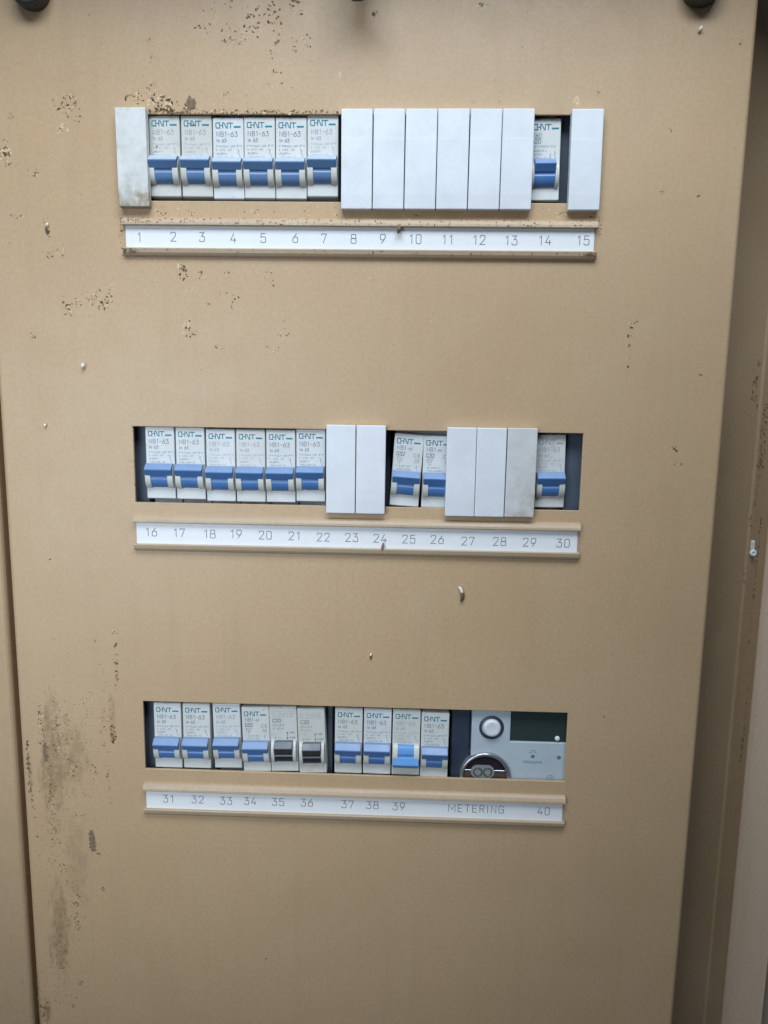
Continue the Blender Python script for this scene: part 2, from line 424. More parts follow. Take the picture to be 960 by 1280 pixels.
# right: a deep channel with a small step, reaching out to the hinge side
P_F = -64.0
DR, DE = -58.0, -74.0
xr = unp(925, 800, DR)[0]; xe = unp(945, 800, DE)[0]
RF = [(206,-36.3),(218.5,-36.3),(222,-37),(xr-1.5,DR-.3),(xr-.3,DR),(xr+.9,DR-.4),(xe+1.5,DE),(xe+1.5,-114),(xe-3,-114),(xe-3,DE-6),(206,-56)]
brown_frame = beige('shaded_grimy_frame_paint', base=(.385, .262, .148))  # darker base: the channel's shade put into the colour, with rusty grime
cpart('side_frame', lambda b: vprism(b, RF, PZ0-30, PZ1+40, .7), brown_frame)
cpart('top_frame', lambda b: prism(b, [(-114, PZ1+14),(74, PZ1+14),(74, PZ1+16.5),(-114, PZ1+16.5)], -325, 280, .5), beige_frame)
for (t, bt) in ROWS:
    zc = (t+bt)/2 + 0.0
    cpart('mounting_rail', lambda b: prism(b, [(-66,zc-17.5),(-66,zc-12),(-73,zc-12),(-73,zc+12),(-66,zc+12),(-66,zc+17.5),(-67,zc+17.5),(-67,zc+13),(-74,zc+13),(-110.5,zc+5),(-110.5,zc-5),(-74,zc-13),(-67,zc-13),(-67,zc-17.5)], -205, 205), M['rail'])
# dark inner shrouds above and below each opening, so no open space shows past the breakers
for (t, bt) in ROWS:
    cpart('inner_shroud', lambda b: box(b, -200, 200, t+34, t+36, -108, -4), M['dark'])
    cpart('inner_shroud', lambda b: box(b, -200, 200, bt-36, bt-34, -108, -4), M['dark'])

# added strips; their navy stands in for the hazy dark of empty gaps
M['filler'] = plastic('gap_haze_navy', (.075, .095, .125), .5, .4, .4, (.12,.11,.10))
for i, xa, xb in ((0, 114.6, 134), (1, -150, -129.6), (1, 17.5, 20.6), (1, 127.2, 150), (2, -150, -131.2), (2, -17.6, -14.4)):
    t, bt = ROWS[i]
    cpart('gap_haze_strip', lambda b: box(b, xa, xb, bt-4, t+4, -66.2, -9 if i != 1 or xa > 30 or xa < 0 else -16, .5), M['filler'])

# the open door's folded edge beyond the right frame
xd1 = unp(958, 1225, -51)[0]
xd0 = xe
door = thing('cabinet_door', 'beige steel door edge standing open beside the right frame', 'door', xd0, PZ0-30, 0)
bm = bmesh.new()
wd = xd1 - xd0
prof = [(.2, DE-1), (.9, DE+2), (2.6, DE+4.8), (wd-2.2, -51.2), (wd-1.0, -50.2), (wd-.2, -50.8), (wd, -52), (wd, -69), (wd+45, -69), (wd+45, DE-4), (1.0, DE-4)]
vprism(bm, prof, 0, PZ1+40-(PZ0-30), .15)
door_paint = beige('lit_door_paint', base=(.56, .425, .31))  # base lightened to stand in for light missing on the door edge
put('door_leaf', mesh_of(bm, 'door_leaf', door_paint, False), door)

# ------------------------------------------------------------------ cover panel
panel = thing('cover_panel', 'large beige painted steel cover panel with three breaker openings and rust flecks', 'panel', 0, PANEL_ROOT_Z, 0)
def patch(u, v, ru, rv, st=.7, th=.60):
    x, z = unp(u, v); k = 2.12
    return (x, z, ru/k, rv/k, st, th)
PATCHES = [patch(66, 955, 28, 140, .6, .575), patch(92, 940, 34, 100, .42, .60), patch(76, 1165, 26, 110, .55, .57), patch(95, 1070, 30, 120, .3, .60), patch(140, 900, 10, 75, .40, .64),
           patch(60, 900, 14, 60, .5, .6), patch(37, 965, 6, 60, .6, .60), patch(58, 1262, 14, 34, .6, .58)]
M['panel'] = beige('beige_panel_paint', PATCHES)
# flat sheet with three openings, edges rolled back
xs = [-CX-.0, CX]
prof = []
R_ = 3.0
for k in range(7):
    a = math.pi/2 * k/6
    prof.append((-PX + R_ - R_*math.cos(a), -R_ + R_*math.sin(a)))
mid = [-200, -170, -CX, -70, 0, 70, CX, 170, 200]
full = [(-PX, -35.9)] + prof + [(x, 0.0) for x in mid] + [(-x, p) for x, p in reversed(prof)] + [(PX, -35.9)]
zs = sorted({PZ0, PZ1, *[v for r in ROWS for v in r], -110, -290, -500})
bm = bmesh.new()
grid = [[bm.verts.new(V(x, z - PANEL_ROOT_Z, p)) for z in zs] for x, p in full]
def hole(xa, xb, za, zb): return xa >= -CX - .1 and xb <= CX + .1 and any(za >= b_ - .1 and zb <= t_ + .1 for t_, b_ in ROWS)
for i in range(len(full)-1):
    for j in range(len(zs)-1):
        if hole(full[i][0], full[i+1][0], zs[j], zs[j+1]): continue
        f = bm.faces.new((grid[i][j], grid[i+1][j], grid[i+1][j+1], grid[i][j+1]))
        f.smooth = abs(full[i][1]) > 1e-6 or abs(full[i+1][1]) > 1e-6
for v in list(bm.verts):
    if not v.link_faces: bm.verts.remove(v)
plate = put('plate', mesh_of(bm, 'plate', M['panel']), panel)
# make the sheet face the camera, then give it its thickness behind
if plate.data.polygons[len(plate.data.polygons)//2].normal.y > 0: plate.data.flip_normals()
sm = plate.modifiers.new('sheet', 'SOLIDIFY'); sm.thickness = 1.8*S; sm.offset = -1
bv = plate.modifiers.new('edge', 'BEVEL'); bv.width = .35*S; bv.segments = 2; bv.limit_method = 'ANGLE'; bv.angle_limit = math.radians(50)

beige_holder = beige('beige_holder_paint', base=(.46, .335, .222))
for i, (t, b_) in enumerate(HOLD):
    bm = bmesh.new()
    o = -PANEL_ROOT_Z
    h = t - b_
    prof = [(-.2, t+.3), (1.2, t-.1), (2.6, t-1.2), (3.5, t-2.8), (3.7, t-4.2), (3.1, t-4.6), (2.2, t-4.4), (.55, t-4.3),
            (.55, b_+4.5), (2.2, b_+4.5), (3.2, b_+4.6), (3.5, b_+4.1), (3.0, b_+1.9), (2.2, b_+.6), (1.2, b_-.1), (-.2, b_)]
    prism(bm, [(p, z + o) for p, z in prof], -136.3, 136.3, .25, 2, 30)
    put('label_holder', mesh_of(bm, 'label_holder', beige_holder), panel)

def knob(u, zc):
    x, _ = unp(u, 0); o = -PANEL_ROOT_Z
    bm = bmesh.new(); lathe(bm, [(9.4,-.2),(10.1,1.0),(10.2,7.5),(9.6,9.4),(8.0,10.0),(6.0,9.6),(5.2,8.4),(4.8,7.0),(0,7.0)], x, zc + o)
    k = put('knob', mesh_of(bm, 'knob', M['rubber']), panel)
    bm = bmesh.new(); lathe(bm, [(4.6,6.8),(4.6,8.4),(4.0,9.1),(1.2,9.3),(1.0,8.6),(0,8.6)], x, zc + o, 28)
    put('screw_head', mesh_of(bm, 'screw_head', M['steel']), k)
knob(42, 64.5); knob(873, 65.5)
# quarter-turn latch at the top centre, its grip hanging into the picture
x, z = unp(444, 0); o = -PANEL_ROOT_Z
bm = bmesh.new(); lathe(bm, [(11,-.2),(11,3.5),(10,4.6),(6.6,5.0),(6.4,12),(0,12)], x, 84 + o)
lt = put('latch', mesh_of(bm, 'latch', M['rubber']), panel)
zg = unp(445, 4.5, 10)[1]; xg_ = unp(444, 0, 28)[0]
bm = bmesh.new(); box(bm, xg_-4.4, xg_+4.4, zg+o, 96+o, 10, 30, 2.6, 3)
put('latch_grip', mesh_of(bm, 'latch_grip', M['rubber']), lt)

# ------------------------------------------------------------------ label strips
def strip(row, label, items):
    t, b_ = HOLD[row]
    zb = b_ + 4.2; zt = t - 4.1
    root = thing('label_strip', label, 'label strip', 0, zb, 0, 'numbered label strips under the openings')
    bm = bmesh.new(); box(bm, -134.9, 134.9, 0, zt - zb, .5, 1.15, .1, 1)
    put('strip', mesh_of(bm, 'strip', M['paper']), root)
    for s, u, v in items:
        x, z = unp(u, v, 1.2); h = 4.9
        w = text_w(s, h, 1.7)
        bm = bmesh.new(); text(bm, s, x - w/2, z - h/2 - zb, h, .44, 1.19, 1.7)
        put('word' if s == 'METERING' else 'number', mesh_of(bm, 'number_print', M['number_ink']), root)
    return root
strip(0, 'white label strip numbered 1 to 15 under the rust-flecked opening',
      [('1',174,296.5),('2',216.5,296),('3',252.5,296.5),('4',291.5,297.5),('5',329,297.5),('6',369,297.5),('7',405,298),('8',442,298.5),('9',478.5,298.5),('10',519,299),('11',559.5,299.5),('12',599,300),('13',639,300.5),('14',681,300.5),('15',729,300.5)])
strip(1, 'white label strip numbered 16 to 30',
      [('16',189,665),('17',224,666),('18',262,667.5),('19',295,667.5),('20',331.5,669),('21',368,670),('22',404,671.5),('23',439.5,672),('24',475,673),('25',511,674),('26',546.5,674.5),('27',585,676.5),('28',624.5,677),('29',662,678),('30',704,679)])
strip(2, 'white label strip numbered 31 to 40 with the word METERING',
      [('31',210.5,998.5),('32',247,999.5),('33',282.5,1001),('34',312.5,1001.5),('35',347.5,1002.5),('36',383.5,1003.5),('37',434.5,1005.5),('38',465.5,1006.5),('39',498.5,1008),('METERING',595,1011),('40',679.5,1014)])

# ------------------------------------------------------------------ blanking plates
def blank_mesh(name, mat):
    bm = bmesh.new()
    hh = 53.0
    prof = [(.12,0),(4.6,0),(4.95,8),(5.0,18),(5.0,37),(4.965,38),(4.965,hh),(.12,hh)]
    prism(bm, prof, -8.72, 8.72, .45, 2, 20)
    box(bm, -7.2, 7.2, 4.6, 5.8, -9, .3); box(bm, -7.2, 7.2, hh-5.4, hh-4.2, -9, .3)
    return mesh_of(bm, name, mat)
BL = {'white': blank_mesh('blank_white', M['white']), 'dirty': blank_mesh('blank_dusty', M['white_dirty']), 'grey': blank_mesh('blank_aged', M['white_grey'])}
def blank(x, zb, label, kind='white', roll=0.0, p=0.0):
    o = put('blanking_plate', BL[kind]); o.location = V(x, zb, p) + Vector((0,0,Z0)); o.rotation_euler = (0, math.radians(roll), 0)
    o['label'] = words(label); o['category'] = 'blanking plate'; o['group'] = 'blanking plates clipped into the openings'
    return o
blank(-128.1, -49.7, 'grimy white blanking plate above number 1, dusty along its lower end', 'dirty', -.4)
for k, n in enumerate(range(8, 14)):
    blank(-.6 + 17.93*k, -50.2 + .1*k*.5, 'clean white blanking plate above number %d, in a run of six' % n, 'white', (-.1,.05,.1,-.05,.1,-.1)[k], (0,.25,.1,.2,0,.15)[k])
blank(127.3, -50.0, 'lone white blanking plate above number 15, beside a dark gap', 'white', -.5)
blank(-8.6, -225.0, 'white blanking plate between the breaker above 21 and another blank', 'white')
blank(9.3, -225.0, 'white blanking plate above number 24, beside the leaning breaker', 'white', .1, .1)
blank(63.0, -225.4, 'white blanking plate above number 27, partly covering a breaker', 'white', 0, .1)
blank(80.7, -225.4, 'white blanking plate above number 28, between two other blanks', 'white')
blank(98.6, -225.2, 'aged greyish blanking plate with brown specks above number 29', 'grey', .1, .1)

# ------------------------------------------------------------------ circuit breakers
FH = 43.6          # height of a breaker's front face
BW = 8.85          # half width
ZC = FH - 29.8     # toggle axis
def body_mesh(name, mat):
    bm = bmesh.new()
    prof = [(0, .0), (0, FH), (-1.0, FH+.5), (-13, FH+.5), (-13, FH+19), (-64, FH+19), (-66.2, FH/2+18), (-66.2, FH/2-18), (-64, -19), (-13, -19), (-13, -.5), (-1.8, -.5)]
    prism(bm, prof, -BW, BW, .45, 2, 20)
    return mesh_of(bm, name, mat)
def arc(pr, zr, c, n=14, a0=-90, a1=90):
    return [(pr*math.cos(math.radians(a0+(a1-a0)*k/n)), c + zr*math.sin(math.radians(a0+(a1-a0)*k/n))) for k in range(n+1)]
def cheek_mesh(name, x0, x1, mat):
    bm = bmesh.new()
    prism(bm, [(-.3, ZC-7.4)] + arc(4.3, 7.4, ZC, 16) + [(-.3, ZC+7.4)], x0, x1, .4, 2, 40)
    return mesh_of(bm, name, mat)
def toggle_mesh(name, stem, flap, mat, off=False):
    bm = bmesh.new()
    sg = -1 if off else 1
    # stem: curved barrel with one groove
    pr = [(-.3, ZC-6.9)]
    for k in range(25):
        a = math.radians(-90 + 180*k/24); d = .45 if k in (11, 12) and not off else (.45 if k in (12, 13) and off else 0)
        pr.append(((3.9-d)*math.cos(a), ZC + 6.9*math.sin(a)))
    pr.append((-.3, ZC+6.9))
    prism(bm, pr, -stem, stem)
    fl = [(.2, 7.7), (2.9, 7.8), (6.3, 4.7), (6.4, 4.1), (4.1, .3), (1.0, .3)]
    prism(bm, [(p, ZC + sg*z) for p, z in fl], -flap, flap, .35, 2, 25)
    return mesh_of(bm, name, mat)
BODY = {'std': body_mesh('body_std', M['breaker']), 'dirty': body_mesh('body_dusty', M['breaker_dirty'])}
CH = {'std': (cheek_mesh('cheek_l', -8.5, -5.1, M['cheek']), cheek_mesh('cheek_r', 5.1, 8.5, M['cheek'])),
      'slim': (cheek_mesh('cheek_sl', -8.0, -5.9, M['cheek']), cheek_mesh('cheek_sr', 5.9, 8.0, M['cheek']))}
TG = {'on': toggle_mesh('toggle_on', 5.08, 8.3, M['blue']), 'off': toggle_mesh('toggle_off', 5.08, 8.3, M['blue_light'], True),
      'slim': toggle_mesh('toggle_slim', 5.88, 5.9, M['blue']), 'black': toggle_mesh('toggle_black', 5.88, 5.9, M['black']),
      'on_dusty': toggle_mesh('toggle_on_dusty', 5.08, 8.3, M['blue_dusty'])}

def chnt_logo(bm, x, z, h):
    """joined letters C H N T and a bar after them"""
    k = h/6
    def st(pts, w=.55): ribbon(bm, [(x + a*k, z + b*k) for a, b in pts], w, .06)
    st(chaikin([(5.4,6),(2,6),(.2,6),(.2,3),(.2,0),(2,0),(5.4,0)]))
    st([(4.6,6),(4.6,0)], .42); st([(4.6,3),(8.8,3)]); st([(8.8,6),(8.8,0)])
    st([(8.8,6),(10.4,5.9),(13.2,.1),(14.4,0)]); st([(14.4,0),(14.4,6)])
    st([(15.6,5.75),(21.4,5.75)]); st([(18.4,6),(18.4,0)])
    ribbon(bm, [(x + 23.2*k, z + 1.3*k), (x + 30.4*k, z + 1.3*k)], .95, .06)
def print_std(rnd):
    lg = bmesh.new(); chnt_logo(lg, -7.0, FH-5.4, 2.75)
    tx = bmesh.new()
    text(tx, 'NB1-63', -6.7, FH-9.9, 2.5, .30, .06, 1.3)
    text(tx, 'In 63', -6.7, FH-13.0, 1.7, .26, .06, 1.0)
    scribble(tx, -6.8, 4.0, FH-15.6, .85, rnd); scribble(tx, 4.8, 7.9, FH-15.4, .85, rnd, gaps=False)
    scribble(tx, -6.8, 2.6, FH-17.7, .95, rnd)
    scribble(tx, -6.8, -1.0, FH-19.7, 1.0, rnd, gaps=False)
    scribble(tx, -6.8, 2.8, FH-21.6, .9, rnd)
    ribbon(tx, [(5.0, FH-16.9), (6.2, FH-17.4), (5.8, FH-18.4)], .22, .06); ribbon(tx, [(5.6, FH-18.2), (7.0, FH-21.4)], .22, .06)
    return lg, tx
def print_old(rnd, code):
    lg = bmesh.new(); chnt_logo(lg, -7.2, FH-5.6, 2.75)
    tx = bmesh.new()
    text(tx, 'NB1', -6.9, FH-9.4, 2.4, .30, .06, 1.2); text(tx, '-63', -.6, FH-9.2, 1.3, .2, .06, 1.0)
    text(tx, code, -6.9, FH-12.9, 2.1, .38, .06, 1.0)
    scribble(tx, -6.8, -2.6, FH-14.8, .9, rnd, gaps=False); scribble(tx, -6.2, -3.2, FH-16.2, .8, rnd, gaps=False); scribble(tx, -5.4, -4.0, FH-17.6, .8, rnd)
    # CE mark
    for cx in (4.6, 6.9):
        ribbon(tx, [(cx + 1.0*math.cos(math.radians(a)), FH-12.4 + 1.05*math.sin(math.radians(a))) for a in range(70, 291, 20)], .28, .06)
    ribbon(tx, [(5.9, FH-12.4), (7.0, FH-12.4)], .26, .06)
    for q in ((4.6, FH-16.6), ): 
        ribbon(tx, [(q[0], q[1]), (q[0]+2.2, q[1]), (q[0]+2.2, q[1]+1.9), (q[0], q[1]+1.9), (q[0], q[1])], .18, .06); ribbon(tx, [(q[0]+.3, q[1]+1), (q[0]+1.9, q[1]+1)], .2, .06)
    ribbon(tx, [(5.4, FH-18.2), (5.9, FH-19.4), (5.2, FH-19.4), (6.2, FH-21.6)], .2, .06)
    scribble(tx, -6.8, 1.8, FH-19.6, .75, rnd); scribble(tx, -6.8, 2.6, FH-21.5, .75, rnd)
    return lg, tx
def print_c20(rnd):
    lg = bmesh.new()
    x = -6.9
    scribble(lg, -7.0, 6.6, FH-5.2, 1.7, rnd, gaps=False); ribbon(lg, [(-7.2, FH-6.2), (6.9, FH-6.2)], .22, .06); ribbon(lg, [(-7.2, FH-2.8), (6.9, FH-2.8)], .16, .06)
    tx = bmesh.new()
    text(tx, 'C20', -6.9, FH-10.0, 2.2, .36, .06, 1.3)
    scribble(tx, -6.8, .8, FH-12.6, 1.0, rnd); scribble(tx, -6.8, .2, FH-15.0, 1.0, rnd)
    xa, z1, z2 = 2.3, FH-17.3, FH-20.9
    ribbon(tx, [(xa, z1), (xa, z2)], .3, .06)
    for zc, sgn in ((z1, 1), (z2, -1)):
        tx.faces.new([tx.verts.new(V(a, b_, .06)) for a, b_ in ((xa-.75, zc-.3*sgn), (xa, zc+.9*sgn), (xa+.75, zc-.3*sgn))])
    text(tx, 'I-ON', 3.7, FH-17.6, 1.15, .2, .06, 1.0); text(tx, 'O-OFF', 3.7, FH-21.1, 1.05, .18, .06, .7)
    scribble(tx, -6.2, -1.4, FH-21.2, 1.0, rnd)
    return lg, tx
def print_rcd(rnd):
    lg = bmesh.new(); chnt_logo(lg, -6.6, FH-5.8, 2.75)
    tx = bmesh.new()
    text(tx, 'T6C', -7.2, FH-10.2, 2.2, .28, .06, 1.1)
    text(tx, 'n20', -7.2, FH-13.0, 2.2, .30, .06, 1.0)
    scribble(tx, -6.8, 6.4, FH-15.2, .9, rnd); scribble(tx, -6.8, 1.6, FH-17.4, .9, rnd); scribble(tx, -6.8, -1, FH-19.5, 1.0, rnd, gaps=False); scribble(tx, -6.8, 3, FH-21.4, .9, rnd); scribble(tx, -6.8, -5.6, FH-23.4, .9, rnd)
    ribbon(tx, [(5.6, FH-17), (6.1, FH-18.4), (5.4, FH-19), (6.3, FH-21)], .25, .06); ribbon(tx, [(3.2, FH-18.4), (3.4, FH-21.6)], .3, .06)
    return lg, tx

PR = {}
def prints(key, fn, *a):
    lg, tx = fn(random.Random(hash(key) % 1000 if False else sum(map(ord, key))), *a)
    PR[key] = lg, tx
    return lg, tx
def pr_mesh(key, fn, lmat, tmat, *a):
    full = key + lmat + tmat
    if full not in PR:
        lg, tx = fn(random.Random(sum(map(ord, key))), *a)
        PR[full] = (mesh_of(lg, 'logo_' + full, M[lmat]), mesh_of(tx, 'lettering_' + full, M[tmat]))
    return PR[full]

def breaker(x, ztop, label, kind='std', body='std', ink='ink', roll=0.0, p=-2.0, logo='teal', code='D32', group='circuit breakers with blue toggles'):
    root = thing('circuit_breaker', label, 'circuit breaker', x, ztop - FH, p, group, math.radians(roll))
    put('body', BODY[body], root)
    slim = kind in ('slim', 'black')
    for c in CH['slim' if slim else 'std']: put('toggle_cheek', c, root)
    if kind == 'std': lg, tx = pr_mesh('std', print_std, logo, ink); tg = 'on'
    elif kind == 'off': lg, tx = pr_mesh('std', print_std, logo, ink); tg = 'off'
    elif kind == 'old': lg, tx = pr_mesh('old' + code, print_old, logo, ink, code); tg = 'on'
    elif kind == 'black': lg, tx = pr_mesh('c20', print_c20, 'ink_faint', ink); tg = 'black'
    elif kind == 'slim': lg, tx = pr_mesh('rcd', print_rcd, logo, ink); tg = 'slim'
    if tg == 'on' and ztop > -20: tg = 'on_dusty'
    t = put('toggle', TG[tg], root)
    if kind == 'off': t['label'] = 'blue toggle switched down'
    put('logo', lg, root); put('lettering', tx, root)
    return root

def bx(u, v, w=0, p=-2.0): return unp(u, v, p)[0] + w
# row 1
r1 = [(206, 2, .8, 'ink_faint', 'dirty'), (246, 3, .8, 'ink_faint', 'dirty'), (285.5, 4, -.2, 'ink', 'std'), (324.5, 5, .1, 'ink', 'std'), (364, 6, .0, 'ink', 'std'), (403.5, 7, 1.3, 'ink_faint', 'std')]
for u, n, dz, ink, bd in r1:
    extra = {2: 'dust-smeared breaker with worn print above number 2', 3: 'dusty breaker with a dark chip on its logo above number 3', 4: 'blue-toggled breaker above number 4 in the rusty top opening'.replace('top ', ''),
             5: 'blue-toggled breaker above number 5 in the rusty opening', 6: 'blue-toggled breaker above number 6 in the rusty opening', 7: 'yellowed blue-toggled breaker above number 7, against a blanking plate'}[n]
    rt = breaker(bx(u, 190), .9 + dz - .4, extra, 'std', bd, ink)
    spots = {3: [(-2.2, FH-5.0, 1.0), (-3.0, FH-4.8, .7), (-1.4, FH-4.6, .6)], 2: [(-5.5, FH-5.2, .5), (-4.4, FH-16.2, .7), (-4.9, FH-17.0, .5), (-5.2, FH-19.2, .45), (-6.4, FH-9.5, .4), (-6.9, FH-11.5, .35), (-7.2, FH-20.5, .4)]}.get(n)
    if spots:
        sb = bmesh.new(); sr = random.Random(n)
        for (sx_, sz_, sr_) in spots:
            nn = 9; pts_ = [(sx_ + sr_*sr.uniform(.6, 1.2)*math.cos(6.2832*q/nn), sz_ + .7*sr_*sr.uniform(.6, 1.2)*math.sin(6.2832*q/nn)) for q in range(nn)]
            lo_ = [sb.verts.new(V(a, b_, -.02)) for a, b_ in pts_]; hi_ = [sb.verts.new(V(sx_ + (a-sx_)*.6, sz_ + (b_-sz_)*.6, .2)) for a, b_ in pts_]
            for q in range(nn): sb.faces.new((lo_[q], lo_[(q+1) % nn], hi_[(q+1) % nn], hi_[q]))
            sb.faces.new(hi_)
        put('mud_spots', mesh_of(sb, 'mud_spots', M['tar']), rt)['kind'] = 'stuff'
breaker(unp(701.5, 190, -3)[0] - 9, .7, 'breaker with a narrow blue toggle above number 14, beside a dark gap', 'slim', 'std', 'ink', -.8, -3)
# row 2
for k, (u, n) in enumerate(((200.7, 16), (238.2, 17), (276, 18), (313.5, 19), (351, 20), (388.5, 21))):
    lab = {16: 'blue-toggled breaker above number 16, next to the dark end gap', 21: 'blue-toggled breaker above number 21, touching a blanking plate'}.get(n, 'blue-toggled breaker above number %d' % n)
    breaker(bx(u, 580), -175.2 - (0, .1, 1.0, 1.0, .9, .1)[k], lab, 'std', 'std', ('ink','ink','ink_faint','ink_faint','ink','ink')[k])
breaker(bx(505.6, 586), -177.2, 'breaker marked D32 leaning sideways above number 25', 'old', 'std', 'ink', 3.6, -3)
breaker(bx(545.5, 588, 0, -3)+.1, -178.0, 'breaker marked C32 above number 26, half hidden by a blanking plate', 'old', 'std', 'ink', 1.0, -3, 'teal', 'C32')
breaker(bx(707, 586, -8.85, -3.5), -176.6 + .2, 'breaker above number 30, its left side hidden by a blanking plate', 'std', 'dirty', 'ink_faint', -.9, -3.5, 'ink_faint')
# row 3
for u, n, zt, roll, kind, ink in ((210, 31, -352.2, 0, 'std', 'ink'), (246, 32, -352.0, .0, 'std', 'ink'), (285, 33, -351.2, 1.2*-1, 'std', 'ink_faint'), (321.5, 34, -353.0, -1.6, 'old', 'ink')):
    breaker(bx(u, 920), zt, {31: 'blue-toggled breaker above number 31, next to the dark end gap', 32: 'blue-toggled breaker above number 32', 33: 'blue-toggled breaker with faded print above number 33', 34: 'breaker marked D32 above number 34, beside a black-toggled breaker'}[n], kind, 'std', ink, roll)
breaker(bx(356.3, 924), -352.3, 'black-toggled breaker marked C20 above number 35, touching a blue-toggled one', 'black', 'dirty', 'ink', -1.9, group='breakers with black toggles')
breaker(bx(391.6, 926), -352.9, 'black-toggled breaker marked C20 above number 36, beside a dark gap', 'black', 'dirty', 'ink', -2.2, group='breakers with black toggles')
for u, zt, kind, ink, lab in ((435.3, -352.2, 'std', 'ink', 'blue-toggled breaker above number 37'), (471.3, -352.2, 'std', 'ink', 'blue-toggled breaker above number 38'),
                        (507.3, -352.2, 'off', 'ink_faint', 'breaker above number 39 with its blue toggle switched down'), (543, -353.4, 'std', 'ink', 'blue-toggled breaker beside the energy meter')):
    breaker(bx(u, 930), zt, lab, kind, 'std', ink, .4)

# ------------------------------------------------------------------ energy meter
P_M = -4.0
mx, mz = 98.5, -406.0
meter = thing('energy_meter', 'grey and navy energy meter with dark display above the word METERING', 'meter', mx, mz, P_M)
def mu(u, v, p=P_M): 
    a, b_ = unp(u, v, p); return a - mx, b_ - mz
def mpart(name, bm, mat, par=None): return put(name, mesh_of(bm, name, mat), par or meter)
bm = bmesh.new(); box(bm, 62.5-mx, 137.5-mx, -3, 62, -62.2, -4, .8); 
xg = mu(590, 900)[0]
box(bm, 63.2-mx, xg-1.2, 0, 60, -5, -1.0, .8)
mpart('housing', bm, M['meter_dark'])
zd = mu(670, 928)[1]; xd = mu(638.5, 905)[0]
bm = bmesh.new()
# grey front made of three plates round the display window
box(bm, xg, xd, -2, 61, -4.5, 0, .5); box(bm, xd-.6, 39.5, -2, zd, -4.5, .0, .5)
mpart('front_plate', bm, M['meter_grey'])
bm = bmesh.new(); box(bm, xd+.15, 39.5, zd+.15, 61, -4.5, -1.2, .3)
mpart('display', bm, M['lcd'])
bm = bmesh.new(); gx, gz = mu(697, 924); lathe(bm, [(1.6,-1.3),(1.6,-.4),(1.0,.2),(0,.4)], gx, gz, 20); mpart('display_glint', bm, M['white'])  # white nub put in for the bright glint on the display
bx_, bz_ = mu(615.5, 911)
bm = bmesh.new(); lathe(bm, [(7.9,-.3),(7.9,.35),(7.3,.9),(6.5,.95),(6.2,.2),(6.1,-.6)], bx_-.6, bz_+.9, 40)
rg = mpart('button_collar', bm, M['meter_dark'])
bm = bmesh.new(); lathe(bm, [(5.5,-.6),(5.5,2.6),(5.0,3.3),(3.8,3.35),(2.4,3.1),(0,3.0)], bx_-.5, bz_+1.4, 36)
mpart('button', bm, M['white'])
px_, pz_ = mu(606, 969.5)
RO = 16.4
bm = bmesh.new(); lathe(bm, [(RO,-2),(RO,1.6),(RO-.5,2.4),(RO-1.4,2.6),(RO-2.2,2.1),(RO-2.5,1.2),(RO-2.6,-.5)], px_, pz_, 64)
port = mpart('optical_port', bm, M['chrome'])
bm = bmesh.new()
def half(bm, r, a0, a1, p, zc=0):
    n = 28; vs_ = [bm.verts.new(V(px_ + r*math.cos(math.radians(a0+(a1-a0)*k/n)), pz_ + max(-99, r*math.sin(math.radians(a0+(a1-a0)*k/n))), p)) for k in range(n+1)]
    bm.faces.new(vs_)
half(bm, RO-2.4, 17, 163, .75); mpart('window', bm, M['port_dark'], port)
bm = bmesh.new(); half(bm, RO-2.4, 163.5, 376.5, .6); mpart('window', bm, M['port_reflection'], port)  # lower half: reflection of the panel painted as a brown face
bm = bmesh.new(); zl = pz_ + (RO-2.4)*math.sin(math.radians(17)); box(bm, px_-13.2, px_+13.2, zl-.25, zl+.2, .5, 1.0, .1, 1); mpart('window_edge', bm, M['chrome'], port)
bm = bmesh.new()
n = 20
hx, hz = mu(603, 963.5)
pts = [(hx+3.2+4.4*math.cos(math.radians(a)), hz+4.4*math.sin(math.radians(a))) for a in range(-90, 91, 12)] + [(hx-3.2+4.4*math.cos(math.radians(a)), hz+4.4*math.sin(math.radians(a))) for a in range(90, 271, 12)]
fr = [bm.verts.new(V(a, b_, 1.3)) for a, b_ in pts]; bk = [bm.verts.new(V(a, b_, .3)) for a, b_ in pts]
bm.faces.new(fr)
for i in range(len(fr)): bm.faces.new((fr[i], fr[(i+1) % len(fr)], bk[(i+1) % len(fr)], bk[i]))
mpart('lens_plate', bm, M['port_plate'], port)
for s_ in (-1, 1):
    bm = bmesh.new(); lathe(bm, [(3.0,1.1),(3.0,1.7),(2.6,1.9),(2.3,1.6),(2.1,.9),(0,.75)], hx + s_*3.15, hz, 24); mpart('lens', bm, M['lens'], port)
bm = bmesh.new()
ux, uz = mu(666, 945.5); lathe(bm, [(1.25,.08),(0,.09)], ux, uz, 20)
ux2, uz2 = mu(698.5, 947); lathe(bm, [(1.35,.08),(0,.09)], ux2, uz2, 20)
for a in ([(-2.4,2.6),(-1.1,2.6),(-1.1,4.2),(1.1,4.2),(1.1,2.6),(2.4,2.6)],): ribbon(bm, [(ux+q, uz+r) for q, r in a], .28, .08)
text(bm, '1000imp/kWh', ux-6.2, uz-4.6, 1.5, .2, .08, .8)
cx_, cz_ = mu(687.5, 973)
ribbon(bm, [(cx_+2.3*math.cos(math.radians(a)), cz_+2.3*math.sin(math.radians(a))) for a in range(0, 361, 15)], .25, .08)
ribbon(bm, [(cx_+1.0*math.cos(math.radians(a)), cz_+1.0*math.sin(math.radians(a))) for a in range(0, 361, 30)], .22, .08)
mpart('print', bm, M['ink'])

